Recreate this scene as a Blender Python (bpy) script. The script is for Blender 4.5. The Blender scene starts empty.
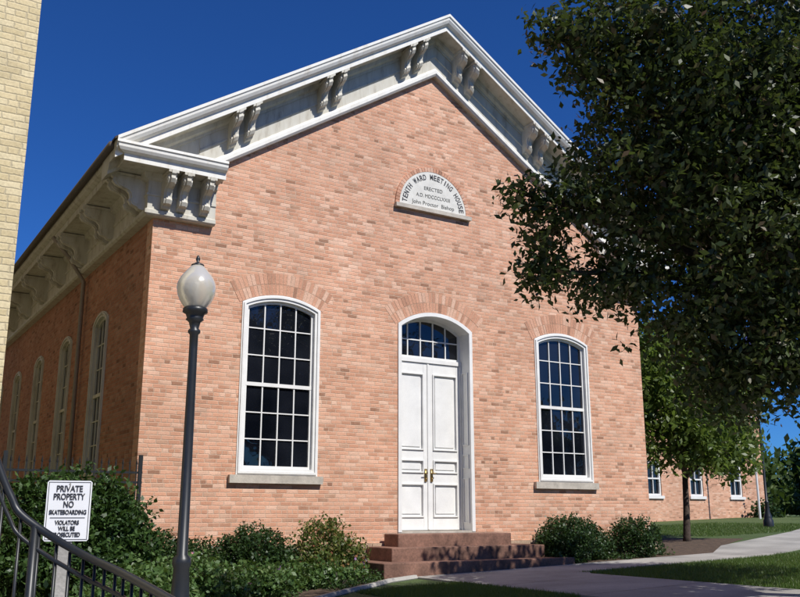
import bpy, math, random
import numpy as np
from mathutils import Vector, Matrix
random.seed(5); RNG=np.random.default_rng(7)
S=bpy.context.scene
COL=S.collection
# ---------------------------------------------------------------- materials
class NT:
    def __init__(s,name):
        s.m=bpy.data.materials.new(name); s.m.use_nodes=True
        s.t=s.m.node_tree; s.b=s.t.nodes['Principled BSDF']; s.o=s.t.nodes['Material Output']
    def n(s,typ,**k):
        x=s.t.nodes.new(typ)
        for a,v in k.items(): setattr(x,a,v)
        return x
    def l(s,a,b): s.t.links.new(a,b)
    def put(s,inp,v):
        if isinstance(v,bpy.types.NodeSocket): s.l(v,inp)
        else: inp.default_value=v
    def math(s,op,a,b=0.0,c=None):
        x=s.n('ShaderNodeMath',operation=op); s.put(x.inputs[0],a); s.put(x.inputs[1],b)
        if c is not None: s.put(x.inputs[2],c)
        return x.outputs[0]
    def noise(s,vec,scale,detail=4,rough=.55):
        x=s.n('ShaderNodeTexNoise'); 
        if vec is not None: s.l(vec,x.inputs['Vector'])
        x.inputs['Scale'].default_value=scale; x.inputs['Detail'].default_value=detail; x.inputs['Roughness'].default_value=rough
        return x
    def ramp(s,f,stops,interp='LINEAR'):
        x=s.n('ShaderNodeValToRGB'); s.l(f,x.inputs[0]); r=x.color_ramp; r.interpolation=interp
        while len(r.elements)<len(stops): r.elements.new(.5)
        for e,(p,c) in zip(r.elements,stops):
            e.position=p; e.color=(*c,1) if len(c)==3 else c
        return x.outputs[0]
    def mix(s,f,a,b,blend='MIX'):
        x=s.n('ShaderNodeMix',data_type='RGBA',blend_type=blend); s.put(x.inputs[0],f)
        s.put(x.inputs[6],a if not isinstance(a,tuple) else (*a,1)); s.put(x.inputs[7],b if not isinstance(b,tuple) else (*b,1))
        return x.outputs[2]
    def grey(s,x):
        cc=s.n('ShaderNodeCombineColor')
        for i in range(3): s.l(x,cc.inputs[i])
        return cc.outputs[0]
    def maprange(s,v,a,b,c=0.,d=1.):
        x=s.n('ShaderNodeMapRange'); s.put(x.inputs[0],v)
        for i,q in enumerate((a,b,c,d)): x.inputs[i+1].default_value=q
        return x.outputs[0]
    def bump(s,h,strength=.3,dist=.01):
        x=s.n('ShaderNodeBump'); s.l(h,x.inputs['Height']); x.inputs['Strength'].default_value=strength; x.inputs['Distance'].default_value=dist
        s.l(x.outputs[0],s.b.inputs['Normal'])
    def obj(s): return s.n('ShaderNodeTexCoord').outputs['Object']

def simple(name,col,rough=.6,metal=0.,var=.12,scale=6,bump=.0,spec=None,fine=60):
    t=NT(name); o=t.obj(); n=t.noise(o,scale,3); f=t.noise(o,fine,2)
    k=t.maprange(n.outputs[0],.3,.7,1-var,1+var*.6); k2=t.maprange(f.outputs[0],.3,.7,1-var*.5,1+var*.4)
    c=t.mix(1.,tuple(col),t.grey(t.math('MULTIPLY',k,k2)),'MULTIPLY')
    t.l(c,t.b.inputs['Base Color']); t.b.inputs['Roughness'].default_value=rough; t.b.inputs['Metallic'].default_value=metal
    if spec is not None: t.b.inputs['Specular IOR Level'].default_value=spec
    if bump: t.bump(f.outputs[0],bump,.01)
    return t.m

def brick(name,stops,mortar,w=.225,h=.076,m=.0055,stain=.16,eff=.3):
    t=NT(name); o=t.obj()
    nz=t.noise(o,9,1); va=t.n('ShaderNodeVectorMath',operation='MULTIPLY_ADD')
    t.l(nz.outputs['Color'],va.inputs[0]); va.inputs[1].default_value=(.022,.022,.018); t.l(o,va.inputs[2])
    sp=t.n('ShaderNodeSeparateXYZ'); t.l(va.outputs[0],sp.inputs[0])
    u=t.math('ADD',sp.outputs[0],sp.outputs[1]); v=t.math('DIVIDE',sp.outputs[2],h)
    row=t.math('FLOOR',v); fv=t.math('FRACT',v)
    m7=t.math('MODULO',t.math('ADD',row,700.),7.); hd=t.math('LESS_THAN',m7,.5)
    ww=t.math('SUBTRACT',w,t.math('MULTIPLY',hd,w*.5))
    off=t.math('MULTIPLY',t.math('MODULO',t.math('ADD',row,700.),2.),.5)
    wr=t.n('ShaderNodeTexWhiteNoise',noise_dimensions='1D'); t.l(row,wr.inputs['W'])
    off=t.math('ADD',off,t.math('MULTIPLY',wr.outputs['Value'],.25))
    uu=t.math('ADD',t.math('DIVIDE',u,ww),off); col=t.math('FLOOR',uu); fu=t.math('FRACT',uu)
    cb=t.n('ShaderNodeCombineXYZ'); t.l(col,cb.inputs[0]); t.l(row,cb.inputs[1])
    wn=t.n('ShaderNodeTexWhiteNoise',noise_dimensions='2D'); t.l(cb.outputs[0],wn.inputs['Vector'])
    du=t.math('MULTIPLY',t.math('MINIMUM',fu,t.math('SUBTRACT',1.,fu)),ww)
    dv=t.math('MULTIPLY',t.math('MINIMUM',fv,t.math('SUBTRACT',1.,fv)),h)
    fine=t.noise(o,38,2,.6)
    edge=t.math('ADD',t.math('MINIMUM',du,dv),t.math('MULTIPLY',t.math('SUBTRACT',fine.outputs[0],.5),.012))
    mk=t.maprange(edge,m*.3,m*1.9)
    c=t.ramp(wn.outputs['Value'],stops)
    big=t.noise(o,.5,4,.6); mid=t.noise(o,2.6,3,.65)
    c=t.mix(1.,c,t.grey(t.maprange(fine.outputs[0],.3,.75,.84,1.14)),'MULTIPLY')
    c=t.mix(mk,tuple(mortar),c)
    c=t.mix(1.,c,t.grey(t.maprange(big.outputs[0],.3,.7,1-stain,1+stain*.5)),'MULTIPLY')
    c=t.mix(t.maprange(mid.outputs[0],.5,.75,0,eff),c,tuple(min(1,x*1.2) for x in mortar))
    c=t.mix(t.maprange(mid.outputs[0],.46,.28,0,.25),c,tuple(x*.5 for x in mortar))
    t.l(c,t.b.inputs['Base Color']); t.b.inputs['Roughness'].default_value=.9; t.b.inputs['Specular IOR Level'].default_value=.2
    t.bump(mk,.5,.012)
    return t.m

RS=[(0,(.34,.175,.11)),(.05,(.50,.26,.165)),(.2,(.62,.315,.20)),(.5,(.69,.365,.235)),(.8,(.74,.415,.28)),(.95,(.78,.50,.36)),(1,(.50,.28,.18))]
M_BR=brick('salmon_brick',RS,(.62,.44,.32))
M_BRS=brick('shade_toned_brick',[(p,tuple(x*k for x,k in zip(q,(.62,.52,.48)))) for p,q in RS],(.36,.25,.18))  # salmon brick darkened: side-wall shade put into the colour
M_CREAM=brick('cream_brick',[(0,(.60,.49,.28)),(.5,(.68,.56,.33)),(1,(.72,.61,.38))],(.52,.44,.28),w=.21,h=.07,stain=.1,eff=.1)
def vous():
    t=NT('voussoir_brick'); o=t.obj(); g=t.n('ShaderNodeNewGeometry')
    c=t.ramp(g.outputs['Random Per Island'],[(p,tuple(x*.95 for x in q)) for p,q in RS]); f=t.noise(o,40,2)
    t.l(t.mix(1.,c,t.grey(t.maprange(f.outputs[0],.3,.75,.76,1.1)),'MULTIPLY'),t.b.inputs['Base Color']); t.b.inputs['Roughness'].default_value=.9; t.bump(f.outputs[0],.4,.01)
    return t.m
M_VO=vous()
M_MORT=simple('mortar',(.50,.36,.25),.95,fine=80,bump=.4)
M_WH=simple('white_paint',(.80,.79,.76),.5,var=.08,scale=3,bump=.05)
def trim(name,a,b,c3):
    t=NT(name); o=t.obj(); mp=t.n('ShaderNodeMapping'); t.l(o,mp.inputs[0]); mp.inputs['Scale'].default_value=(3,3,.6)
    n=t.noise(mp.outputs[0],2.2,4,.65)
    c=t.ramp(n.outputs[0],[(.28,a),(.45,b),(.7,c3)])
    t.l(c,t.b.inputs['Base Color']); t.b.inputs['Roughness'].default_value=.6; return t.m
M_TRIM=trim('cornice_paint_shaded',(.34,.30,.235),(.52,.49,.41),(.60,.58,.51))  # trim paint greyed, shade under the cornice put into the colour
M_CRN=trim('crown_paint_lit',(.64,.60,.52),(.76,.74,.68),(.80,.79,.74))  # same trim paint in a lighter tone for the sunlit crown
M_SILL=simple('sill_stone',(.50,.45,.38),.8,var=.2,bump=.3)
M_FOUND=simple('foundation_sandstone',(.42,.30,.21),.9,var=.35,scale=2,bump=.6,fine=25)
M_STEP=simple('red_sandstone',(.22,.115,.08),.85,var=.45,scale=2.5,bump=.5,fine=24)
M_ROOF=simple('roof_shingle',(.07,.055,.045),.9,var=.3,fine=20,bump=.5)
M_IRON=simple('black_iron',(.018,.02,.022),.4,var=.2,spec=.5)
M_BRASS=simple('brass',(.45,.32,.13),.35,metal=1.)
M_CONC=simple('concrete',(.30,.28,.25),.9,var=.18,scale=1.2,bump=.3)
M_GUT=simple('gutter_metal',(.10,.08,.06),.5,var=.1)
M_PIPE=simple('downspout_paint',(.30,.25,.20),.6)
M_PLAQ=simple('plaque_stone',(.68,.66,.60),.7,var=.1,bump=.1)
M_BLACK=simple('black_lettering',(.02,.02,.025),.6)
M_SIGN=simple('sign_enamel',(.80,.80,.80),.4,var=.03)
M_BARK=simple('bark',(.07,.05,.038),.95,var=.4,scale=8,bump=.8,fine=30)
M_MULCH=simple('mulch',(.10,.065,.04),1.,var=.55,scale=9,bump=1.,fine=35)
M_ASPH=simple('asphalt',(.05,.05,.052),.9,var=.2,bump=.3)
def glass():
    t=NT('window_glass'); o=t.obj(); n=t.noise(o,2.2,1)
    c=t.ramp(t.noise(o,.9,2).outputs[0],[(.35,(.003,.004,.007)),(.65,(.012,.014,.02))])
    t.l(c,t.b.inputs['Base Color']); t.b.inputs['Roughness'].default_value=.02; t.b.inputs['IOR'].default_value=1.6
    t.bump(n.outputs[0],.35,.03); return t.m
M_GL=glass()
def leafmat(name,stops,trans=.35,tcol=(.12,.2,.03)):
    t=NT(name); g=t.n('ShaderNodeNewGeometry'); c=t.ramp(g.outputs['Random Per Island'],stops)
    t.l(c,t.b.inputs['Base Color']); t.b.inputs['Roughness'].default_value=.42; t.b.inputs['Specular IOR Level'].default_value=.35
    tr=t.n('ShaderNodeBsdfTranslucent'); tr.inputs[0].default_value=(*tcol,1)
    ms=t.n('ShaderNodeMixShader'); ms.inputs[0].default_value=trans
    t.l(t.b.outputs[0],ms.inputs[1]); t.l(tr.outputs[0],ms.inputs[2]); t.l(ms.outputs[0],t.o.inputs[0]); return t.m
M_LF1=leafmat('plum_leaves',[(0,(.025,.034,.012)),(.4,(.042,.062,.018)),(.75,(.06,.088,.024)),(.88,(.085,.10,.03)),(.93,(.09,.05,.028)),(1,(.14,.13,.045))],.28,(.09,.13,.022))
M_LF2=leafmat('young_tree_leaves',[(0,(.06,.10,.02)),(.6,(.10,.15,.03)),(1,(.16,.20,.05))],.4,(.18,.26,.04))
M_LF3=leafmat('shrub_leaves',[(0,(.025,.055,.016)),(.6,(.045,.09,.024)),(1,(.08,.14,.035))],.25,(.08,.15,.025))
M_LF4=leafmat('boxwood_leaves',[(0,(.018,.04,.013)),(.6,(.032,.068,.018)),(1,(.055,.10,.028))],.2,(.06,.12,.02))
M_LF5=leafmat('perennial_leaves',[(0,(.05,.095,.025)),(.6,(.085,.16,.045)),(.96,(.14,.22,.07)),(1,(.25,.27,.16))],.3)
M_LF6=leafmat('mixed_shrub_leaves',[(0,(.06,.09,.02)),(.6,(.12,.16,.04)),(.85,(.22,.20,.06)),(1,(.30,.1,.06))],.3)
M_FLW=leafmat('flower_petals',[(0,(.25,.10,.35)),(.45,(.35,.18,.45)),(.6,(.6,.55,.5)),(1,(.55,.2,.25))],.3,(.4,.2,.4))
M_GRB=leafmat('grass_blades',[(0,(.06,.11,.02)),(.6,(.10,.17,.035)),(1,(.18,.21,.07))],.35)
def grassmat():
    t=NT('lawn'); o=t.obj(); n=t.noise(o,.5,5,.6); f=t.noise(o,30,3,.7)
    c=t.ramp(n.outputs[0],[(.3,(.06,.10,.024)),(.6,(.09,.14,.034)),(.8,(.13,.15,.05))])
    c=t.mix(t.maprange(f.outputs[0],.35,.7,0,.6),c,(.04,.06,.018))
    t.l(c,t.b.inputs['Base Color']); t.b.inputs['Roughness'].default_value=.95; t.bump(f.outputs[0],.8,.04); return t.m
M_GR=grassmat()
def globemat():
    t=NT('frosted_globe'); t.b.inputs['Base Color'].default_value=(.72,.67,.56,1); t.b.inputs['Roughness'].default_value=.22
    t.b.inputs['Transmission Weight'].default_value=.4; o=t.obj()
    t.bump(t.noise(o,25,2).outputs[0],.2,.01); return t.m
M_GLOBE=globemat()
# ---------------------------------------------------------------- mesh helpers
def empty(name):
    e=bpy.data.objects.new(name,None); COL.objects.link(e); return e
def mobj(name,verts,faces,mat,parent=None,smooth=False):
    me=bpy.data.meshes.new(name); me.from_pydata([tuple(v) for v in verts],[],faces); me.update()
    me.materials.append(mat)
    if smooth: me.polygons.foreach_set('use_smooth',[True]*len(me.polygons))
    o=bpy.data.objects.new(name,me); COL.objects.link(o)
    if parent: o.parent=parent
    return o
class MB:
    def __init__(s): s.v=[]; s.f=[]
    def box(s,x0,x1,y0,y1,z0,z1):
        b=len(s.v); s.v+=[(x0,y0,z0),(x1,y0,z0),(x1,y1,z0),(x0,y1,z0),(x0,y0,z1),(x1,y0,z1),(x1,y1,z1),(x0,y1,z1)]
        s.f+=[tuple(b+i for i in q) for q in ((0,3,2,1),(4,5,6,7),(0,1,5,4),(1,2,6,5),(2,3,7,6),(3,0,4,7))]
    def add(s,v,f):
        b=len(s.v); s.v+=[tuple(p) for p in v]; s.f+=[tuple(b+i for i in q) for q in f]
    def tube(s,pts,rad,n=8):
        pts=[Vector(p) for p in pts]; b=len(s.v)
        if not hasattr(rad,'__len__'): rad=[rad]*len(pts)
        for i,p in enumerate(pts):
            d=(pts[min(i+1,len(pts)-1)]-pts[max(i-1,0)]).normalized()
            a=d.orthogonal().normalized() if abs(d.z)>.95 else d.cross(Vector((0,0,1))).normalized()
            c=d.cross(a)
            for k in range(n):
                t=2*math.pi*k/n; s.v.append(tuple(p+(a*math.cos(t)+c*math.sin(t))*rad[i]))
        for i in range(len(pts)-1):
            for k in range(n):
                k2=(k+1)%n; s.f.append((b+i*n+k,b+i*n+k2,b+(i+1)*n+k2,b+(i+1)*n+k))
        s.f.append(tuple(b+k for k in range(n))[::-1]); s.f.append(tuple(b+(len(pts)-1)*n+k for k in range(n)))
    def lathe(s,cx,cy,prof,n=20):
        b=len(s.v)
        for r,z in prof:
            for k in range(n):
                t=2*math.pi*k/n; s.v.append((cx+r*math.cos(t),cy+r*math.sin(t),z))
        for i in range(len(prof)-1):
            for k in range(n):
                k2=(k+1)%n; s.f.append((b+i*n+k,b+i*n+k2,b+(i+1)*n+k2,b+(i+1)*n+k))
    def obj(s,name,mat,parent=None,smooth=False,bevel=0):
        o=mobj(name,s.v,s.f,mat,parent,smooth)
        if bevel:
            m=o.modifiers.new('bevel','BEVEL'); m.width=bevel; m.segments=2; m.limit_method='ANGLE'
        return o
def prism(loops,lo,hi,plane='front'):
    cu=bpy.data.curves.new('tmp','CURVE'); cu.dimensions='2D'; cu.fill_mode='BOTH'; cu.extrude=(hi-lo)/2
    for L in loops:
        sp=cu.splines.new('POLY'); sp.points.add(len(L)-1)
        for p,q in zip(sp.points,L): p.co=(q[0],q[1],0,1)
        sp.use_cyclic_u=True
    ob=bpy.data.objects.new('tmp',cu); COL.objects.link(ob)
    dg=bpy.context.evaluated_depsgraph_get(); dg.update()
    me=bpy.data.meshes.new_from_object(ob.evaluated_get(dg))
    mid=(lo+hi)/2
    V=[]
    for v in me.vertices:
        a,b,c=v.co
        if plane=='front': V.append((a,mid-c,b))
        elif plane=='side': V.append((mid+c,a,b))
        else: V.append((a,b,mid+c))
    F=[tuple(p.vertices) for p in me.polygons]
    bpy.data.objects.remove(ob); bpy.data.curves.remove(cu); bpy.data.meshes.remove(me)
    return V,F
def arch(x0,x1,zb,zs,rise,n=14,inset=0.):
    c=(x0+x1)/2; w=(x1-x0)/2; R=(w*w+rise*rise)/(2*rise); zc=zs+rise-R
    x0+=inset; x1-=inset; zb+=inset; R-=inset; w-=inset
    a=math.asin(min(1,w/R)); L=[(x0,zb),(x1,zb)]
    for i in range(n+1):
        t=a-2*a*i/n; L.append((c+R*math.sin(t),zc+R*math.cos(t)))
    return L
def arch_z(x,x0,x1,zs,rise,inset=0):
    c=(x0+x1)/2; w=(x1-x0)/2; R=(w*w+rise*rise)/(2*rise); zc=zs+rise-R; R-=inset
    return zc+math.sqrt(max(0,R*R-(x-c)**2))
# ---------------------------------------------------------------- ground
def g(x): return -1.2+.03*(min(max(x,-12),41)-8)
G=MB(); xs=[-900,-12,41,900]
for a,b in zip(xs[:-1],xs[1:]):
    G.add([(a,-500,g(a)),(b,-500,g(b)),(b,1200,g(b)),(a,1200,g(a))],[(0,1,2,3)])
G.obj('ground',M_GR)
def sheet(name,pts,h,mat,parent=None):
    n=len(pts); V=[(x,y,g(x)+h) for x,y in pts]+[(x,y,g(x)-.05) for x,y in pts]
    F=[tuple(range(n))]+[(i,i+n,(i+1)%n+n,(i+1)%n) for i in range(n)]
    return mobj(name,V,F,mat,parent)
M_PATH=simple('path_concrete',(.38,.36,.325),.9,var=.3,scale=.9,bump=.4,fine=45)
sheet('concrete_path',[(9.35,-2),(11.95,-2),(11.95,12.6),(12.3,13.0),(18,13.2),(24,15.3),(40,20.5),(40,26),(27.5,19.4),(20,16.2),(17.6,14.5),(9.35,14.5)],.03,M_PATH)
jt=MB()
for y in range(0,14,2): jt.add([(9.4,y,g(9.4)+.034),(11.9,y,g(11.9)+.034),(11.9,y+.015,g(11.9)+.034),(9.4,y+.015,g(9.4)+.034)],[(0,1,2,3)])
for x in (13.5,15.4,17.3): jt.add([(x,13.2,g(x)+.034),(x+.015,13.2,g(x)+.034),(x+.015,14.48,g(x)+.034),(x,14.48,g(x)+.034)],[(0,1,2,3)])
jt.obj('path_joints',M_ASPH)
sheet('bounce_plaza',[(-12,-1.9),(9.34,-1.9),(9.34,8.8),(-12,8.8)],.03,M_CONC)  # unseen concrete added to bounce warm light into the shaded trim
sheet('mulch_bed',[(1.6,10.6),(4,10.6),(7.2,13.2),(8.6,14.2),(9.34,14.5),(9.34,16.1),(1.6,16.1)],.012,M_MULCH)
sheet('mulch_bed',[(13.4,14.51),(17.6,14.51),(20,16.21),(23.5,18.2),(22.6,20.2),(19.6,19.6),(17.4,17.5),(17.3,16.1),(13.4,16.1)],.012,M_MULCH)
kb=MB(); kb.tube([(5.2,11.5,g(5.2)+.02),(7.15,13.05,g(7.1)+.02),(7.9,13.55,g(7.9)+.02),(8.6,14.1,g(8.6)+.02),(9.33,14.4,g(9.3)+.02)],.06,6)
kb.obj('bed_edging',M_PATH)
sheet('sidewalk',[(-12,-4.5),(41,-4.5),(41,-2.01),(-12,-2.01)],.03,M_CONC)
sheet('road',[(-12,-16),(41,-16),(41,-5),(-12,-5)],.006,M_ASPH)
# ---------------------------------------------------------------- main building
H=empty('brick_meeting_house')
XL,XR,CX,YF,YB=4.57,17.23,10.9,16.0,40.0
ZB=-.57; SL=.647; ZP=11.2
def Zr(x): return ZP-SL*abs(x-CX)
WB,WS,WR=.70,4.0,.21
fw=[(6.40,8.09),(13.71,15.40)]
D0,D1,DB,DS,DR=9.94,11.89,-.37,3.96,.33
outer=[(XL,ZB),(D0,ZB),(D1,ZB),(XR,ZB),(XR,Zr(XR)-.15),(CX,ZP-.15),(XL,Zr(XL)-.15)]
holes=[arch(a,b,WB,WS,WR) for a,b in fw]+[arch(D0,D1,DB,DS,DR)]
V,F=prism([outer]+holes,YF,YF+.35)
o=mobj('front_wall',V,F,M_BR,H)
SW=1.2; wy=[18.75+3.3*i for i in range(6)]
sh=[arch(y,y+SW,WB,WS,WR) for y in wy]
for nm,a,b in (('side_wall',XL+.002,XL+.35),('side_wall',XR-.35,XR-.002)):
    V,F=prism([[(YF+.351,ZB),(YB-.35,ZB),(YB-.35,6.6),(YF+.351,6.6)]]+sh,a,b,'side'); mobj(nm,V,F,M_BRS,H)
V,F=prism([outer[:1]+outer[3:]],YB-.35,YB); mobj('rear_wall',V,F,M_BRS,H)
fb=MB()
fb.box(XL-.085,XR+.085,YF-.085,YB+.09,-2.0,ZB-.005); fb.obj('foundation',M_FOUND,H,bevel=.02)
fb=MB(); z=ZB
for r in range(3):
    x=XL-.09; z1=z-.27
    while x<XR+.05:
        w=random.uniform(.5,.95); x1=min(x+w,XR+.09)
        fb.box(x+.004,x1-.004,YF-.10-random.uniform(0,.012),YF-.084,z1+.004,z-.004); x=x1
    z=z1
fb.obj('foundation_blocks',M_FOUND,H,bevel=.008)
# windows ------------------------------------------------------------
def pane(mb,x0,x1,z0,z1,y,tilt=.006):
    a=random.gauss(0,tilt); b=random.gauss(0,tilt); xc=(x0+x1)/2; zc=(z0+z1)/2
    mb.add([(x,y+a*(x-xc)+b*(z-zc),z) for x,z in ((x0,z0),(x1,z0),(x1,z1),(x0,z1))],[(0,1,2,3)])
def window(x0,x1,cols=4,rows=3,place='front',base=YF,sgn=1):
    ca=MB(); gl=MB(); si=MB()
    V,F=prism([arch(x0,x1,WB,WS,WR,inset=.003),arch(x0,x1,WB,WS,WR,inset=.125)],-.02,.16); ca.add(V,F)
    V,F=prism([arch(x0,x1,WB,WS,WR,inset=.03),arch(x0,x1,WB,WS,WR,inset=.07)],-.045,-.021); ca.add(V,F)
    i0,i1=x0+.125,x1-.125; zb=WB+.125; zt=WS+WR-.13; zm=zb+(zt-zb)*.49
    V,F=prism([arch(x0,x1,WB,WS,WR,inset=.126),arch(x0,x1,WB,WS,WR,inset=.175)],.05,.10); ca.add(V,F)
    ca.box(i0+.002,i1-.002,.045,.13,zm-.035,zm+.035)
    W=(i1-i0-.1)
    for k in range(1,cols):
        x=i0+.05+W*k/cols; ca.box(x-.012,x+.012,.062,.097,zb+.04,arch_z(x,x0,x1,WS,WR,.17))
    for z0,z1 in ((zb+.05,zm-.035),(zm+.035,zt-.03)):
        for k in range(1,rows):
            z=z0+(z1-z0)*k/rows; ca.box(i0+.04,i1-.04,.065,.094,z-.011,z+.011)
        for k in range(rows):
            for c in range(cols):
                pane(gl,i0+.05+W*c/cols-(.06 if c==0 else 0),i0+.05+W*(c+1)/cols+(.06 if c==cols-1 else 0),z0+(z1-z0)*k/rows-(.05 if k==0 else 0),z0+(z1-z0)*(k+1)/rows+(.05 if k==rows-1 else 0),.088)
    si.box(x0-.14,x1+.09,-.09,.15,WB-.15,WB-.002)
    bk2=MB(); bk2.box(x0+.01,x1-.01,.17,.19,WB+.01,zt+.2)  # black sheet standing in for the unlit interior behind the panes
    def mp(v):
        x,y,z=v
        if place=='front': return (x,base+y,z)
        return (base+sgn*y,x,z)
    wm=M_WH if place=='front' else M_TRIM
    for mb,nm,mt in ((ca,'window_frame',wm),(gl,'window_glass',M_GL),(si,'window_sill',M_SILL),(bk2,'window_dark_interior',M_BLACK)):
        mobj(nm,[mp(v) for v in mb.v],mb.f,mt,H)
for a,b in fw: window(a,b)
for y in wy:
    window(y,y+SW,cols=3,place='side',base=XL,sgn=1); window(y,y+SW,cols=3,place='side',base=XR,sgn=-1)
def header(x0,x1,zs,rise,rows=2,ext=.06,place='front',base=YF,sgn=1,rh=.225):
    c=(x0+x1)/2; w=(x1-x0)/2; R=(w*w+rise*rise)/(2*rise); zc=zs+rise-R
    a=math.asin(w/R)+ext/R; back=MB(); br=MB()
    def P(t,r,y): return (c+r*math.sin(t),y,zc+r*math.cos(t))
    n=24
    for i in range(n):
        t0=-a+2*a*i/n; t1=-a+2*a*(i+1)/n
        back.add([P(t0,R+.004,-.002),P(t1,R+.004,-.002),P(t1,R+rh*rows,-.002),P(t0,R+rh*rows,-.002)],[(0,1,2,3)])
    nb=int(2*a*R/.072)
    for r in range(rows):
        for i in range(nb):
            t0=-a+2*a*(i+.06)/nb; t1=-a+2*a*(i+.94)/nb; r0=R+.006+rh*r; r1=r0+rh-.010; y=-.004-random.random()*.004
            q=[P(t0,r0,y),P(t1,r0,y),P(t1,r1,y),P(t0,r1,y),P(t0,r0,.05),P(t1,r0,.05),P(t1,r1,.05),P(t0,r1,.05)]
            br.add(q,[(0,1,2,3),(0,4,5,1),(1,5,6,2),(2,6,7,3),(3,7,4,0)])
    def mp(v):
        x,y,z=v
        return (x,base+y,z) if place=='front' else (base+sgn*y,x,z)
    mobj('arch_mortar',[mp(v) for v in back.v],back.f,M_MORT,H); mobj('brick_arch',[mp(v) for v in br.v],br.f,M_VO if place=='front' else M_BRS,H)
for a,b in fw: header(a,b,WS,WR)
header(D0,D1,DS,DR)
# door ---------------------------------------------------------------
dw=MB(); RD=.34
ring_o=[(D0+.003,DB),(D0+.088,DB)]+[(x,z) for x,z in reversed(arch(D0,D1,DB,DS,DR,inset=.085)[2:])]+[(D1-.088,DB),(D1-.003,DB)]+arch(D0,D1,DB,DS,DR,inset=.003)[2:]
V,F=prism([ring_o],YF-.03,YF+RD+.12); dw.add(V,F)
for xx,s in ((D0+.088,1),(D1-.088,-1)):
    for z0,z1 in ((-.2,.75),(.95,1.25),(1.45,3.05)):
        xa,xb=sorted((xx,xx+s*.022)); 
        dw.box(xa,xb,YF+.05,YF+.07,z0,z1); dw.box(xa,xb,YF+.24,YF+.26,z0,z1)
        dw.box(xa,xb,YF+.0705,YF+.2395,z0,z0+.02); dw.box(xa,xb,YF+.0705,YF+.2395,z1-.02,z1)
L0,L1=D0+.09,D1-.09; TB=3.22; yd=YF+RD
dw.box(L0,L1,yd-.05,yd+.08,TB,TB+.09)
V,F=prism([[(L0+.0,DB+.02),(L0+.035,DB+.02),(L0+.035,TB-.001),(L0+.0,TB-.001)]],yd-.06,yd-.022); dw.add(V,F)
V,F=prism([[(L1-.035,DB+.02),(L1-.0,DB+.02),(L1-.0,TB-.001),(L1-.035,TB-.001)]],yd-.06,yd-.022); dw.add(V,F)
dw.obj('door_frame',M_WH,H)
lf=MB(); mid=(L0+L1)/2
for a,b in ((L0+.004,mid-.003),(mid+.003,L1-.004)):
    lf.box(a,b,yd+.01,yd+.06,DB+.03,TB-.003)
    s=.115
    lf.box(a,a+s,yd-.02,yd+.008,DB+.031,TB-.004); lf.box(b-s,b,yd-.02,yd+.008,DB+.031,TB-.004)
    rails=[(DB+.031,-.08),(.62,.84),(1.12,1.32),(2.98,TB-.004)]
    for z0,z1 in rails: lf.box(a+s+.001,b-s-.001,yd-.019,yd+.008,z0,z1)
    for z0,z1 in ((-.08,.62),(.84,1.12),(1.32,2.98)):
        x0,x1=a+s,b-s; m=.03
        lf.box(x0+.002,x0+m,yd-.048,yd+.007,z0+.002,z1-.002); lf.box(x1-m,x1-.002,yd-.048,yd+.007,z0+.002,z1-.002)
        lf.box(x0+m+.001,x1-m-.001,yd-.048,yd+.007,z0+.002,z0+m); lf.box(x0+m+.001,x1-m-.001,yd-.048,yd+.007,z1-m,z1-.002)
        lf.box(x0+m+.045,x1-m-.045,yd-.012,yd+.007,z0+m+.045,z1-m-.045)
lf.box(mid-.022,mid+.022,yd-.04,yd-.021,DB+.04,TB-.02)
lf.obj('door_leaves',M_WH,H,bevel=.005)
hb=MB()
for s in (-1,1):
    x=mid+s*.075; hb.box(x-.028,x+.028,yd-.045,yd-.021,.66,.93); hb.tube([(x,yd-.04,.84),(x,yd-.10,.84)],.014,8)
    hb.tube([(x,yd-.1,.84),(x+s*.09,yd-.1,.835)],.011,8); hb.tube([(x,yd-.04,.72),(x,yd-.07,.72)],.018,8)
hb.obj('door_handles',M_BRASS,H,smooth=True)
th=MB(); th.box(D0+.004,D1-.004,YF-.02,YF+RD+.1,DB-.15,DB+.02); th.obj('door_threshold',M_SILL,H)
tr=MB(); tg=MB()
z0=TB+.09
def tz(x,i): return arch_z(x,D0,D1,DS,DR,i)
to=[(L0,z0+.001),(L1,z0+.001)]+[p for p in arch(D0,D1,DB,DS,DR,inset=.088)[2:]]
ti=[(L0+.05,z0+.05),(L1-.05,z0+.05)]+[p for p in arch(D0,D1,DB,DS,DR,inset=.14)[2:]]
V,F=prism([to,ti],yd,yd+.05); tr.add(V,F)
for k in (1,2,3,4):
    x=L0+.05+(L1-L0-.1)*k/5; tr.box(x-.013,x+.013,yd+.01,yd+.04,z0+.04,tz(x,.12))
tr.box(L0+.04,L1-.04,yd+.012,yd+.038,z0+.40,z0+.425)
for k in range(5):
    xa=L0+.05+(L1-L0-.1)*k/5; xb=L0+.05+(L1-L0-.1)*(k+1)/5
    pane(tg,xa-.02*(k==0),xb+.02*(k==4),z0+.03,z0+.41,yd+.034); pane(tg,xa,xb,z0+.41,z0+.95,yd+.034)
tr.obj('transom_muntins',M_WH,H); tg.obj('transom_glass',M_GL,H)
q=MB(); q.box(L0,L1,yd+.07,yd+.1,z0,z0+.95); q.obj('transom_dark_interior',M_BLACK,H)  # black sheet in place of the dark interior behind the transom
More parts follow.
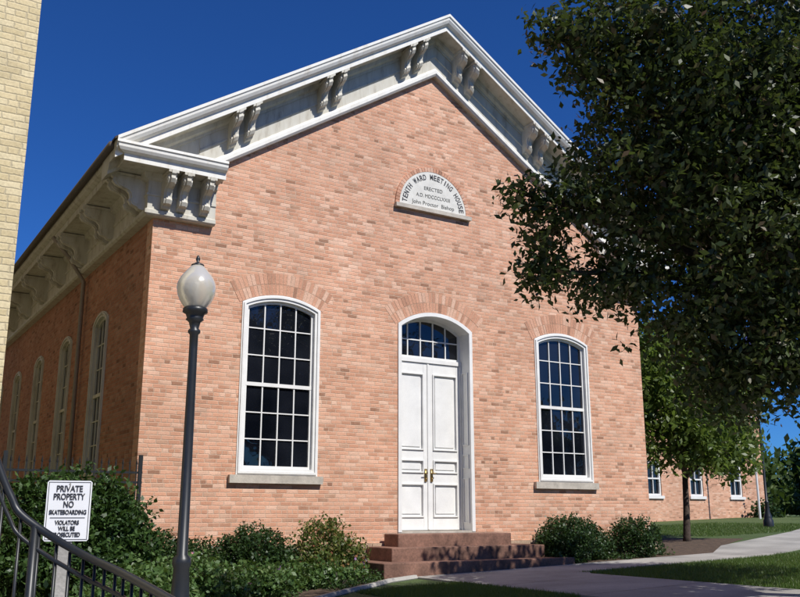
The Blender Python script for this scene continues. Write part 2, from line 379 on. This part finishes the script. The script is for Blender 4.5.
# plaque ---------------------------------------------------------------
PZ=6.66; PR=.90
semi=lambda r,n=28:[(CX-.03+r*math.cos(math.pi*i/n),PZ+r*math.sin(math.pi*i/n)) for i in range(n+1)]
V,F=prism([semi(PR)],YF-.03,YF+.02); mobj('plaque',V,F,M_PLAQ,H)
rb=MB(); nb=38
for i in range(nb):
    t0=math.pi*(i+.06)/nb; t1=math.pi*(i+.94)/nb; r0,r1=PR+.004,PR+.105; y=YF-.036
    P=lambda t,r,y:(CX-.03+r*math.cos(t),y,PZ+r*math.sin(t))
    rb.add([P(t0,r0,y),P(t1,r0,y),P(t1,r1,y),P(t0,r1,y),P(t0,r0,YF+.02),P(t1,r0,YF+.02),P(t1,r1,YF+.02),P(t0,r1,YF+.02)],[(0,3,2,1),(0,1,5,4),(1,2,6,5),(2,3,7,6),(3,0,4,7)])
rb.obj('plaque_brick_ring',M_VO,H)
pb=MB(); pb.box(CX-1.05,CX+.99,YF-.1,YF+.02,PZ-.09,PZ-.002); pb.obj('plaque_sill',M_SILL,H)
def text(body,size,M,mat,parent,name,width=None,align='CENTER',bold=0):
    cu=bpy.data.curves.new('txt','FONT'); cu.body=body; cu.size=size; cu.align_x=align; cu.align_y='CENTER'; cu.extrude=.002; cu.offset=bold
    ob=bpy.data.objects.new('tmp',cu); COL.objects.link(ob); dg=bpy.context.evaluated_depsgraph_get(); dg.update()
    me=bpy.data.meshes.new_from_object(ob.evaluated_get(dg)); bpy.data.objects.remove(ob)
    if width and len(me.vertices):
        xs=[v.co.x for v in me.vertices]; k=width/(max(xs)-min(xs)); me.transform(Matrix.Diagonal((k,1,1,1)))
    me.transform(M); me.materials.clear(); me.materials.append(mat)
    o=bpy.data.objects.new(name,me); COL.objects.link(o); o.parent=parent; return o
RX=Matrix.Rotation(math.pi/2,4,'X')
s="TENTH WARD MEETING HOUSE"
for i,ch in enumerate(s):
    if ch==' ': continue
    t=math.radians(172-164*i/(len(s)-1)); r=.77
    text(ch,.18,Matrix.Translation((CX-.03+r*math.cos(t),YF-.033,PZ+r*math.sin(t)))@RX@Matrix.Rotation(t-math.pi/2,4,'Z'),M_BLACK,H,'plaque_letter',width=(.026 if ch=='I' else .078),bold=.003)
M_INS=simple('incised_lettering',(.10,.10,.09),.8)
for b,z,sz,w in (("ERECTED",.48,.12,.50),("A.D. MDCCCLXXIII",.30,.12,.92),("John Proctor  Bishop",.12,.13,1.15)):
    text(b,sz,Matrix.Translation((CX-.03,YF-.033,PZ+z))@RX,M_INS,H,'plaque_line',w)
# cornice ----------------------------------------------------------------
mx=lambda v:(2*CX-v[0],v[1],v[2])
def sweep(prof,rings):
    n=len(prof); V=[r(p,w) for r in rings for p,w in prof]; F=[]
    for i in range(len(rings)-1):
        for k in range(n):
            k2=(k+1)%n; F.append((i*n+k,i*n+k2,(i+1)*n+k2,(i+1)*n+k))
    F.append(tuple(range(n))[::-1]); F.append(tuple((len(rings)-1)*n+k for k in range(n)))
    return V,F
def paint_lit_faces(o,test):  # gives sunlit faces the lighter tone, the rest keep the shaded one
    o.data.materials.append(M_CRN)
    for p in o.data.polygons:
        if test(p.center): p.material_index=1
crown=[(-.3,.0),(.70,.0),(.705,.035),(.745,.035),(.745,-.03),(.72,-.05),(.715,-.10),(.68,-.165),(.62,-.205),(.60,-.21),(.60,-.33),(.585,-.335),(.585,-.31),(.22,-.31),(.20,-.40),(.13,-.44),(.13,-.5),(-.3,-.5)]
rk=lambda x:(lambda p,w:(x,YF-p,Zr(x)+w))
V,F=sweep(crown,[rk(3.64),rk(CX),rk(2*CX-3.64)]); o=mobj('rake_cornice',V,F,M_TRIM,H); paint_lit_faces(o,lambda c:c.y<YF-.59)
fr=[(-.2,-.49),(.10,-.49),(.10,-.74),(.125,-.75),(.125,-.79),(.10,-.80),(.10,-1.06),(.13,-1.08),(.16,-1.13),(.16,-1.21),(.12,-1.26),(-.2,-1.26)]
V,F=sweep(fr,[rk(5.35),rk(CX),rk(2*CX-5.35)]); o=mobj('rake_frieze',V,F,M_TRIM,H); paint_lit_faces(o,lambda c:c.y<YF-.11 and c.z<Zr(c.x)-1.0)
for m in (lambda v:v,mx):
    V,F=prism([[(XL+.03,6.4),(5.9,6.4),(5.9,Zr(5.9)-.45),(XL+.03,Zr(XL)-.4)]],YF-.09,YF-.004); V=[m(v) for v in V]; mobj('tympanum_board',V,F,M_TRIM,H)
ev=[(-.2,-.02),(.2,.0),(1.0,-.02),(1.006,-.07),(.975,-.09),(.97,-.14),(.93,-.19),(.86,-.22),(.83,-.225),(.83,-.35),(.81,-.355),(.81,-.33),(.30,-.33),(.27,-.42),(.18,-.46),(.18,-.70),(.21,-.71),(.21,-.75),(.18,-.76),(.18,-1.0),(.23,-1.03),(.23,-1.1),(.18,-1.13),(-.2,-1.13)]
ZE=6.5; XE=5.72
rings=[lambda p,w:(XL-.93*p,YB+.6,ZE+w),lambda p,w:(XL-.93*p,YF-.745*p,ZE+w),lambda p,w:(XE,YF-.745*p,ZE+w)]
for m in (lambda v:v,mx):
    V,F=sweep(ev,rings); o=mobj('eave_cornice',[m(v) for v in V],F,M_TRIM,H); paint_lit_faces(o,lambda c:c.y<YF-.6)
    gm=MB(); gm.tube([m((3.60,YF-.5,6.43)),m((3.60,YB+.6,6.43))],.075,8); gm.obj('gutter',M_GUT,H,smooth=True)
bp=[(.0,0),(.46,0),(.46,-.07),(.43,-.10),(.44,-.16),(.40,-.23),(.32,-.27),(.25,-.30),(.21,-.36),(.20,-.44),(.22,-.50),(.19,-.57),(.12,-.60),(.09,-.64),(.0,-.66)]
bk=MB()
def bracket(pos,w,sc=1.,zscale=1.):
    n=len(bp); 
    for hw,k in ((w/2,1.),(w/2-.035,1.12)):
        V=[pos(-hw,p*sc*k,z*zscale) for p,z in bp]+[pos(hw,p*sc*k,z*zscale) for p,z in bp]
        F=[tuple(range(n)),tuple(range(2*n-1,n-1,-1))]+[(i,i+n,(i+1)%n+n,(i+1)%n) for i in range(n)]
        bk.add(V,F)
    V=[pos(t,p*sc,z*zscale) for t in (-w/2-.02,w/2+.02) for p,z in ((0,0),(.50,0),(.50,-.05),(0,-.05))]
    bk.add(V,[(0,1,2,3),(7,6,5,4),(0,4,5,1),(1,5,6,2),(2,6,7,3)])
    for sgn in (-1,1):
        for (pc,zc,r) in ((.33,-.135,.085),(.13,-.50,.06)):
            c=[pos(sgn*(w/2+.012),(pc+r*math.cos(a))*sc,(zc+r*math.sin(a))*zscale) for a in [2*math.pi*i/10 for i in range(10)]]
            d=[pos(sgn*(w/2-.01),(pc+r*math.cos(a))*sc,(zc+r*math.sin(a))*zscale) for a in [2*math.pi*i/10 for i in range(10)]]
            bk.add(c+d,[tuple(range(10))]+[(i,i+10,(i+1)%10+10,(i+1)%10) for i in range(10)])
for off in (.72,2.8,4.75):
    for s in (-1,1):
        for d in (-.17,.17):
            x0=CX+s*(off+d)
            bracket(lambda t,p,z,x0=x0:(x0+t,YF-.10-p,Zr(x0+t)-.33+z),.15,1.)
for m in (lambda v:v,mx):
    for x0 in (4.72,5.02,5.46):
        bracket(lambda t,p,z,x0=x0:m((x0+t,YF-.13-p,ZE-.35+z)),.15,.98)
    yy=YF+.12; ys=[]
    while yy<YB-.3: ys+=[yy,yy+.34]; yy+=2.2
    for y0 in ys:
        bracket(lambda t,p,z,y0=y0:m((XL-.16-p,y0+t,ZE-.35+z)),.15,1.25)
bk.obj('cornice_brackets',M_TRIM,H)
rf=MB()
for s in (-1,1):
    xe=CX+s*7.30; V=[]
    for x in (CX,xe):
        for y in (YF-.69,YB+.65):
            for w in (.006,.05): V.append((x,y,Zr(x)+w))
    rf.add(V,[(0,1,3,2),(4,6,7,5),(0,4,5,1),(2,3,7,6),(1,5,7,3),(0,2,6,4)])
rf.obj('roof',M_ROOF,H)
ds=MB(); ds.tube([(3.7,20.9,6.15),(4.1,20.9,5.7),(4.46,20.9,5.2),(4.48,20.9,g(4.5))],.05,8); ds.obj('downspout',M_PIPE,H,smooth=True)
st=MB(); 
st.box(9.55,12.35,15.35,YF-.115,-1.5,-.39); st.box(9.15,12.9,14.93,YF-.116,-1.5,-.63); st.box(8.72,13.33,14.5,YF-.117,-1.5,-.88)
st.obj('sandstone_steps',M_STEP,None,bevel=.018)
# ---------------------------------------------------------------- cream building
C=empty('cream_brick_building')
xr,yf,HT=1.27,9.0,12.5
V,F=prism([[(-14,-2),(xr,-2),(xr,HT),(-14,HT)]]+[[(a,z),(a+1.3,z),(a+1.3,z+2),(a,z+2)] for a in (-2.5,-5.5,-8.5,-11.5) for z in (.3,4.,8.)],yf,yf+.4); mobj('front_wall',V,F,M_CREAM,C)
cb=MB(); cb.box(-14,xr,yf+.401,yf+30,-2,HT-.01); cb.obj('building_body',M_CREAM,C)  # unseen depth and height extended to block sky light from the alley
cb=MB(); cb.box(-14.1,xr+.05,yf-.08,yf+30.1,HT,HT+.25); cb.obj('parapet_coping',M_CONC,C)
wf=MB(); wg=MB()
for a in (-2.5,-5.5,-8.5,-11.5):
    for z in (.3,4.,8.):
        wg.box(a+.01,a+1.29,yf+.2,yf+.22,z+.01,z+1.99)
        wf.box(a+.002,a+.08,yf+.1,yf+.19,z+.002,z+1.998); wf.box(a+1.22,a+1.298,yf+.1,yf+.19,z+.002,z+1.998); wf.box(a+.081,a+1.219,yf+.1,yf+.19,z+.002,z+.08); wf.box(a+.081,a+1.219,yf+.1,yf+.19,z+1.92,z+1.998); wf.box(a+.081,a+1.219,yf+.1,yf+.18,z+.95,z+1.03)
wf.obj('window_frame',M_WH,C); wg.obj('window_glass',M_GL,C)
# ---------------------------------------------------------------- background brick building
B=empty('brick_building')
bx0,bx1,by=30.0,43.6,32.0; gz=g(38)
bw=[(x,z) for x in (31.6,34.9,38.0,41.1) for z in (.86,4.4)]
V,F=prism([[(bx0,gz-.6),(bx1,gz-.6),(bx1,7.2),(bx0,7.2)]]+[[(x-.5,z),(x+.5,z),(x+.5,z+1.7),(x-.5,z+1.7)] for x,z in bw],by,by+.3); mobj('front_wall',V,F,M_BR,B)
q=MB(); q.box(bx0,bx1,by+.301,by+10,gz-.6,7.2); q.obj('building_body',M_BR,B)
q=MB(); q.box(bx0-.4,bx1+.4,by-.4,by+10.4,7.21,7.6); q.obj('eaves_cornice',M_TRIM,B,bevel=.03)
q=MB(); q.add([(bx0-.5,by-.5,7.61),(bx1+.5,by-.5,7.61),(bx1+.5,by+10.5,7.61),(bx0-.5,by+10.5,7.61),(bx0+4,by+5,10),(bx1-4,by+5,10)],[(0,1,5,4),(1,2,5),(2,3,4,5),(3,0,4)]); q.obj('hip_roof',M_ROOF,B)
q=MB(); q2=MB(); q3=MB()
for x,z in bw:
    q2.box(x-.49,x+.49,by+.16,by+.18,z+.01,z+1.69)
    q.box(x-.498,x-.40,by+.05,by+.15,z+.002,z+1.698); q.box(x+.40,x+.498,by+.05,by+.15,z+.002,z+1.698)
    q.box(x-.399,x+.399,by+.05,by+.15,z+.002,z+.1); q.box(x-.399,x+.399,by+.05,by+.15,z+1.6,z+1.698); q.box(x-.399,x+.399,by+.05,by+.14,z+.81,z+.88)
    q.box(x-.02,x+.02,by+.08,by+.15,z+.11,z+.80); q.box(x-.02,x+.02,by+.08,by+.15,z+.89,z+1.59)
    q3.box(x-.6,x+.6,by-.08,by+.049,z-.14,z)
q.obj('window_frame',M_WH,B); q2.obj('window_glass',M_GL,B); q3.obj('window_sill',M_WH,B)
# flag
FL=empty('flag'); q=MB(); q.tube([(39.5,29.5,g(39)),(39.5,29.5,9.6)],[.06,.035],8); q.obj('flagpole',M_SIGN,FL)
M_RED=simple('flag_red',(.5,.03,.04),.8); M_BLU=simple('flag_blue',(.03,.04,.2),.8)
def flagstripe(i,x0,x1,nm,mt,y=0):
    V=[];F=[]
    n=10
    for k in range(n+1):
        x=x0+(x1-x0)*k/n; yy=29.5+.12*math.sin(x*5)+y
        V+=[(x,yy,9.4-i*.12-.1*(x-39.5)),(x,yy,9.4-(i+1)*.12-.1*(x-39.5))]
    for k in range(n): F.append((2*k,2*k+1,2*k+3,2*k+2))
    mobj(nm,V,F,mt,FL)
for i in range(13): flagstripe(i,39.54,41.3,'stripe',M_RED if i%2==0 else M_SIGN)
for i in range(7): flagstripe(i,39.54,40.3,'canton',M_BLU,-.01)
# ---------------------------------------------------------------- lamps
def lamp(x,y,top,base):
    e=empty('street_lamp'); p=MB()
    z=top
    p.lathe(x,y,[(.0,z+.02),(.012,z+.01),(.022,z-.02),(.012,z-.05),(.03,z-.062),(.06,z-.075),(.062,z-.085)],16)
    p.lathe(x,y,[(.10,z-.50),(.115,z-.51),(.118,z-.545),(.09,z-.56),(.075,z-.60),(.085,z-.615),(.055,z-.64),(.04,z-.70),(.058,z-.72),(.058,z-.74),(.04,z-.76),(.039,z-.9),(.044,z-1.6),(.05,base+1.0),(.08,base+.97),(.085,base+.92),(.07,base+.88),(.085,base+.6),(.14,base+.42),(.15,base+.38),(.15,base+.32),(.19,base+.25),(.20,base+.02),(.2,base-.1)],24)
    p.obj('post',M_IRON,e,smooth=True)
    q=MB(); q.lathe(x,y,[(.0,z-.075),(.055,z-.085),(.085,z-.12),(.115,z-.155),(.15,z-.20),(.178,z-.26),(.185,z-.31),(.175,z-.37),(.15,z-.43),(.12,z-.475),(.10,z-.50)],28)
    q.obj('globe',M_GLOBE,e,smooth=True)
    b=MB(); b.lathe(x,y,[(.0,z-.2),(.035,z-.22),(.04,z-.30),(.03,z-.36),(.035,z-.5)],12); b.obj('lamp_holder',M_SIGN,e,smooth=True)
lamp(2.77,8.1,2.40,g(2.8)); lamp(31,22.8,4.3,g(31))
# ---------------------------------------------------------------- sign
SG=empty('no_skateboarding_sign')
ang=math.atan2(1.5,7.)
R=Matrix.Translation((1.52,7.0,.02))@Matrix.Rotation(-ang,4,'Z')
def tf(o): o.data.transform(R)
q=MB(); V,F=prism([[(.155*sx,.215*sz) for sx,sz in ((-.92,-1),(.92,-1),(1,-.94),(1,.94),(.92,1),(-.92,1),(-1,.94),(-1,-.94))]],-.004,.004); q.add(V,F); tf(q.obj('sign_panel',M_SIGN,SG))
q=MB(); V,F=prism([[(-.145,-.205),(.145,-.205),(.145,.205),(-.145,.205)],[(-.141,-.201),(.141,-.201),(.141,.201),(-.141,.201)]],-.006,-.0045); q.add(V,F); tf(q.obj('sign_border',M_BLACK,SG))
q=MB(); q.box(-.045,.045,.006,.07,g(1.5),.10); q.tube([(-.0,-.006,.19),(0,.01,.19)],.008,8); tf(q.obj('sign_post',M_PATH,SG))
for b,z,sz,w in (("PRIVATE",.155,.062,.18),("PROPERTY",.098,.062,.215),("NO",.043,.062,.07),("SKATEBOARDING",-.012,.044,.255),("VIOLATORS",-.085,.042,.165),("WILL BE",-.127,.042,.115),("PROSECUTED",-.17,.042,.19)):
    text(b,sz,R@Matrix.Translation((0,-.007,z))@RX,M_BLACK,SG,'sign_text',w,bold=.0012)
q=MB(); q.box(-.12,.12,-.007,-.005,-.052,-.048); tf(q.obj('sign_rule',M_BLACK,SG))
# ---------------------------------------------------------------- iron fence and handrail
FN=MB(); x=.2
while x<4.4:
    FN.box(x-.009,x+.009,15.19,15.21,g(x),.80); FN.add([(x-.02,15.2,.80),(x,15.18,.80),(x+.02,15.2,.80),(x,15.22,.80),(x,15.2,.90)],[(0,1,4),(1,2,4),(2,3,4),(3,0,4)]); x+=.115
for z in (.66,.5,-1.2): FN.box(.15,4.44,15.185,15.215,z-.018,z+.018)
for x in (.2,2.3,4.4): FN.box(x-.03,x+.03,15.17,15.23,g(x)-.1,.95)
FN.obj('iron_fence',M_IRON)
HR=MB()
ctrl=[(.50,5.05,.85),(.62,5.03,.52),(.735,5.0,.22),(.80,4.98,.08),(.85,4.95,-.005),(.99,4.85,-.115),(1.12,4.65,-.205),(1.19,4.4,-.255),(1.24,4.0,-.315),(1.27,3.5,-.38)]
def cr(P,n=8):
    out=[]; P=[Vector(p) for p in P]
    for i in range(len(P)-1):
        p0=P[max(i-1,0)];p1=P[i];p2=P[i+1];p3=P[min(i+2,len(P)-1)]
        for k in range(n):
            t=k/n; out.append(.5*((2*p1)+(p2-p0)*t+(2*p0-5*p1+4*p2-p3)*t*t+(3*p1-p0-3*p2+p3)*t**3))
    out.append(P[-1]); return out
pl=cr(ctrl)
HR.tube(pl,.020,8); HR.tube([p-Vector((0,0,.10)) for p in pl],.011,6); HR.tube([p-Vector((0,0,.92)) for p in pl],.012,6)
acc=0
for a,b in zip(pl[:-1],pl[1:]):
    acc+=(b-a).xy.length
    if acc>.085:
        acc=0; HR.tube([b-Vector((0,0,.02)),b-Vector((0,0,.93))],.008,6)
for p in (pl[0],pl[len(pl)//2],pl[-1]): HR.tube([p,Vector((p.x,p.y,g(p.x)-.05))],.022,8)
HR.obj('iron_handrail',M_IRON,smooth=True)
# ---------------------------------------------------------------- foliage
def leafmesh(name,P,size,mat,parent=None,up=.5,asp=.5):
    n=len(P); d=RNG.normal(size=(n,3)); d[:,2]-=.25; d/=np.linalg.norm(d,axis=1)[:,None]
    nn=RNG.normal(size=(n,3)); nn[:,2]+=up*2; s=np.cross(d,nn); s/=np.linalg.norm(s,axis=1)[:,None]
    L=(size*RNG.uniform(.6,1.3,n))[:,None]; nrm=np.cross(s,d)
    v=np.stack([P,P+d*L*.45+s*L*asp*.5+nrm*L*.06,P+d*L,P+d*L*.45-s*L*asp*.5+nrm*L*.06],1).reshape(-1,3)
    me=bpy.data.meshes.new(name); me.vertices.add(4*n); me.vertices.foreach_set('co',v.ravel().astype(np.float32))
    me.loops.add(4*n); me.loops.foreach_set('vertex_index',np.arange(4*n,dtype=np.int32))
    me.polygons.add(n); me.polygons.foreach_set('loop_start',np.arange(0,4*n,4,dtype=np.int32)); me.polygons.foreach_set('loop_total',np.full(n,4,dtype=np.int32))
    me.update(calc_edges=True); me.materials.append(mat)
    o=bpy.data.objects.new(name,me); COL.objects.link(o)
    if parent: o.parent=parent
    return o
def cloud(lobes,dens,per=22,tw=.16,fill=2.4,rough=.45):
    out=[]
    for (cx,cy,cz,r,*rest) in lobes:
        rz=rest[0] if rest else r
        nc=max(3,int(dens*r*r/per)); d=RNG.normal(size=(nc,3)); d/=np.linalg.norm(d,axis=1)[:,None]
        ph=RNG.uniform(0,6.28,3)
        wob=1-rough*.5+rough*(.5+.5*np.sin(d[:,0]*4+ph[0])*np.sin(d[:,1]*5+ph[1])*np.cos(d[:,2]*4+ph[2]))+RNG.normal(0,.07,nc)
        rad=RNG.uniform(0,1,nc)**(1/fill)*wob
        c=np.array([cx,cy,cz])+d*rad[:,None]*np.array([r,r,rz])
        ax=RNG.normal(size=(nc,3))+d*1.0; ax/=np.linalg.norm(ax,axis=1)[:,None]
        t=RNG.uniform(-1,1,(nc,per,1)); p=c[:,None,:]+ax[:,None,:]*t*tw*1.5+RNG.normal(0,tw*.38,(nc,per,3))
        out.append(p.reshape(-1,3))
    return np.concatenate(out)
def tree(name,base,top,lobes,dens,size,mat,trunk_r,tw=.16,per=22,limb=.06,nvis=None):
    e=empty(name); m=MB(); b=Vector(base); t=Vector(top)
    m.tube([b-Vector((0,0,.1)),b+Vector((0,0,.15)),b.lerp(t,.5)+Vector((.05,.03,0)),t],[trunk_r*1.5,trunk_r*1.1,trunk_r*.95,trunk_r*.8],10)
    for lb in lobes:
        c=Vector(lb[:3]); md=t.lerp(c,.5)+Vector((random.uniform(-.2,.2),random.uniform(-.2,.2),.15*(c-t).length*random.uniform(.2,1)))
        path=cr([t-Vector((0,0,.1)),md,c],5); k=len(path)
        m.tube(path,[limb*(1-.8*i/(k-1)) for i in range(k)],6)
        for _ in range(7):
            s0=path[random.randint(k//2,k-1)]; dd=Vector((random.gauss(0,1),random.gauss(0,1),random.gauss(0,.8))).normalized()*lb[3]*.85
            m.tube([s0,s0+dd*.5+Vector((0,0,.05)),s0+dd],[limb*.25,limb*.16,.004],5)
    m.obj('trunk_and_limbs',M_BARK,e,smooth=True)
    nv=nvis or len(lobes)
    leafmesh('crown',cloud(lobes[:nv],dens,per,tw),size,mat,e)
    if nv<len(lobes): leafmesh('outer_crown',cloud(lobes[nv:],dens*.35,per,tw*1.5),size*1.7,mat,e)
near=[(6.55,7.1,3.25,.50),(6.2,7.3,3.45,.22,.16),(6.4,7.3,2.6,.36,.25),(6.25,6.75,5.15,.34,.25),(6.6,6.5,4.65,.42),(7.0,6.4,5.2,.8),(7.3,6.6,3.75,.95),(7.9,5.9,4.9,1.3),(8.2,6.1,3.3,1.15),(7.2,7.0,2.55,.55,.45),(8.0,6.6,2.15,.7,.6),(8.3,6.55,1.45,.5,.45),(8.9,6.1,1.5,.6,.5),(8.8,6.1,2.0,.75,.6),
 (9.8,5.6,3.6,1.6),(9.5,5.3,5.4,1.5),(10.0,6.9,4.9,1.3),(8.8,7.3,4.5,1.1),(10.8,5.2,4.6,1.6),(11.2,7.0,3.6,1.4),(12.6,7.0,4.9,1.8),(14.4,7.2,4.6,1.9),(13,5,5.6,1.6),(14,9,4.2,1.5),(12.3,8.8,4.4,1.5)]
tree('plum_tree',(12.0,6.0,g(12)),(11.7,6.1,1.6),near,5400,.10,M_LF1,.22,limb=.09,tw=.15,nvis=18)
small=[(21.6,18.6,3.6,1.7),(20.4,18.3,2.6,1.2),(22.8,18.9,2.5,1.3),(21.5,18.0,1.9,1.2,.9),(22.2,19.2,4.9,1.4),(20.6,18.9,4.6,1.3),(23.6,18.4,3.6,1.2),(19.9,18.2,3.9,1.0),(22.9,18.0,1.7,.9,.7),(24.2,18.8,2.6,1.0,.8)]
tree('young_tree',(21.5,18.6,g(21.5)),(21.6,18.6,1.1),small,1500,.19,M_LF2,.10,limb=.05,tw=.24)
def shrub(name,lobes,dens,size,mat,tw=.08,up=.6,flowers=0):
    e=empty(name); m=MB()
    for lb in lobes:
        for _ in range(6):
            a=random.uniform(0,6.28); m.tube([(lb[0],lb[1],g(lb[0])-.03),(lb[0]+.5*lb[3]*math.cos(a),lb[1]+.5*lb[3]*math.sin(a),lb[2]+.1)],[.015,.005],5)
    m.obj('stems',M_BARK,e); leafmesh('leaves',cloud(lobes,dens,14,tw,fill=3.2,rough=.3),size,mat,e,up,asp=.6)
    if flowers: leafmesh('flowers',cloud([(a,b,c+.12,r*.95,*q) for a,b,c,r,*q in lobes],flowers,6,.03,fill=6,rough=.2),.04,M_FLW,e,up,asp=.9)
shrub('hedge_shrub',[(2.9,13.5,.0,.62,.6),(2.5,13.4,-.2,.6,.7),(3.4,13.6,-.05,.55,.62),(2.95,13.3,-.75,.75,.6),(3.75,13.8,-.45,.55,.65),(2.3,13.2,-.8,.6,.5),(3.4,13.3,-.95,.5,.4)],14500,.085,M_LF3)
for L in ([(4.75,15.1,-.80,.52,.5)],[(5.35,15.2,-.82,.45,.45),(4.2,14.9,-.85,.42,.45)],[(6.5,15.15,-.74,.62,.54)],[(6.0,15.2,-.85,.45,.45)],[(7.05,15.2,-.9,.4,.35)]):
    shrub('boxwood_shrub',L,22000,.06,M_LF4,.06)
shrub('mixed_shrub',[(7.75,15.0,-.68,.58,.6),(8.25,15.1,-.82,.45,.45),(7.5,14.6,-.98,.4,.32)],10000,.075,M_LF6,.09)
for L in ([(13.75,15.15,-.57,.68,.52),(13.3,15.0,-.72,.45,.4)],[(14.65,15.3,-.68,.45,.4)],[(15.8,15.2,-.57,.62,.48)]):
    shrub('boxwood_shrub',L,22000,.06,M_LF4,.06)
for i,L in enumerate(([(3.4,11.6,-1.05,.5,.38),(3.0,11.0,-1.15,.5,.35)],[(4.3,12.4,-1.0,.5,.38),(4.8,12.6,-1.08,.42,.34),(3.9,12.0,-1.05,.4,.35)],[(5.2,13.0,-1.05,.45,.32),(5.7,13.4,-1.05,.45,.3),(5.1,13.9,-1.0,.4,.32)],[(6.4,13.9,-1.05,.4,.28),(6.9,14.2,-1.05,.4,.25),(6.1,13.3,-1.12,.35,.25)],[(2.5,10.4,-1.15,.5,.38)],[(4.2,13.4,-1.0,.5,.38),(3.6,13.0,-1.0,.5,.38),(4.8,14.0,-1.0,.45,.35)],[(7.3,14.2,-1.05,.35,.22),(8.0,14.5,-1.05,.32,.2)])):
    shrub('perennial_plant',L,9000,.08,M_LF5,.09,flowers=45 if i in (2,3,6) else 0)
shrub('ground_cover',[(8.1,14.2,-1.15,.3,.1),(8.6,14.7,-1.1,.3,.12),(7.4,13.8,-1.17,.35,.1),(13.1,14.8,-1.02,.2,.1),(15.1,14.9,-.95,.3,.1),(16.6,15.2,-.9,.3,.15)],6000,.05,M_LF3,.05)
shrub('background_shrub',[(29,31,-.2,1.0,.8),(31,31.2,-.2,.9,.7),(42,31,-.0,.7,.5)],2500,.2,M_LF4,.25)
def blades(regions,name):
    P=[]
    for x0,x1,y0,y1,n in regions:
        q=np.stack([RNG.uniform(x0,x1,n),RNG.uniform(y0,y1,n)],1); P.append(q)
    P=np.concatenate(P); n=len(P)
    gz=-1.2+.03*(np.clip(P[:,0],-12,41)-8); h=RNG.uniform(.03,.085,n); a=RNG.uniform(0,6.28,n); w=.007
    dx=np.cos(a)*w; dy=np.sin(a)*w; lx=RNG.normal(0,.025,n); ly=RNG.normal(0,.025,n)
    v=np.stack([np.stack([P[:,0]-dx,P[:,1]-dy,gz],1),np.stack([P[:,0]+dx,P[:,1]+dy,gz],1),np.stack([P[:,0]+lx,P[:,1]+ly,gz+h],1)],1).reshape(-1,3)
    me=bpy.data.meshes.new(name); me.vertices.add(3*n); me.vertices.foreach_set('co',v.ravel().astype(np.float32))
    me.loops.add(3*n); me.loops.foreach_set('vertex_index',np.arange(3*n,dtype=np.int32)); me.polygons.add(n)
    me.polygons.foreach_set('loop_start',np.arange(0,3*n,3,dtype=np.int32)); me.polygons.foreach_set('loop_total',np.full(n,3,dtype=np.int32))
    me.update(calc_edges=True); me.materials.append(M_GRB); o=bpy.data.objects.new(name,me); COL.objects.link(o)
blades([(7.3,9.3,10,13.0,22000),(12.0,18,8,12.95,60000),(18,26,9,13.2,30000),(24,34,19.8,28,30000)],'grass')
far=[]
for i in range(46):
    x=random.uniform(-60,190); y=random.uniform(75,120) if x<75 else random.uniform(50,110)
    far.append((x,y,random.uniform(1.5,3.5),random.uniform(3,5.5)))
far+=[(54,33,1.5,2.6),(57,36,2.5,3),(52,42,2,3.5),(49,38,1.5,2.6),(27,44,3,4),(33,48,4,4),(22,46,3,4),(60,30,1.2,2.4),(66,36,2,3)]
M_FAR=leafmat('distant_leaves',[(0,(.04,.07,.02)),(.6,(.07,.11,.03)),(1,(.11,.15,.05))],.25)
leafmesh('reflection_trees',cloud(far,650,30,.8),.6,M_FAR)
refl_lobes=[(x,random.uniform(-34,-26),random.uniform(3,8),random.uniform(2.5,4.5)) for x in np.linspace(-14,70,17)]  # unseen trees behind the camera, added for the windows to reflect
leafmesh('reflection_trees',cloud(refl_lobes,420,24,.6),.6,M_FAR)
hv=[];hf=[]; n=80
for i in range(n+1):
    a=math.radians(-80+160*i/n); d=900; h=38+22*math.sin(i*.37)+12*math.sin(i*.9+1)
    hv+=[(math.sin(a)*d,math.cos(a)*d,-5),(math.sin(a)*(d+150),math.cos(a)*(d+150),h)]
for i in range(n): hf.append((2*i,2*i+2,2*i+3,2*i+1))
mobj('hills',hv,hf,simple('hill_scrub',(.12,.15,.16),1.,scale=.02,fine=.2))
# ---------------------------------------------------------------- light
EL,AZ=math.radians(48),math.radians(15)
sd=Vector((math.sin(AZ)*math.cos(EL),-math.cos(AZ)*math.cos(EL),math.sin(EL)))
sl=bpy.data.lights.new('sun','SUN'); sl.energy=5.0; sl.angle=math.radians(.5); sl.color=(1,.965,.905)
so=bpy.data.objects.new('sun',sl); COL.objects.link(so); so.rotation_euler=sd.to_track_quat('Z','Y').to_euler()
w=bpy.data.worlds.new('World'); S.world=w; w.use_nodes=True; nt=w.node_tree
sk=nt.nodes.new('ShaderNodeTexSky'); sk.sky_type='NISHITA'; sk.sun_disc=False; sk.sun_elevation=EL; sk.sun_rotation=math.pi-AZ
sk.altitude=1500; sk.air_density=1.; sk.dust_density=.2; sk.ozone_density=3.
mxn=nt.nodes.new('ShaderNodeMix'); mxn.data_type='RGBA'; mxn.blend_type='MULTIPLY'; mxn.inputs[0].default_value=1.; mxn.inputs[7].default_value=(.28,.74,1.50,1)
nt.links.new(sk.outputs[0],mxn.inputs[6])
bg=nt.nodes['Background']; bg.inputs[1].default_value=.07; nt.links.new(mxn.outputs[2],bg.inputs[0])
# ---------------------------------------------------------------- camera
cd=bpy.data.cameras.new('camera'); co=bpy.data.objects.new('camera',cd); COL.objects.link(co); S.camera=co
cd.sensor_width=36; cd.lens=40.5; cd.clip_end=5000; cd.clip_start=.05
co.location=(0,0,0); co.rotation_euler=(math.radians(90)+math.atan(215/900),0,math.radians(-32))
S.view_settings.view_transform='Standard'; S.view_settings.look='None'; S.view_settings.exposure=0
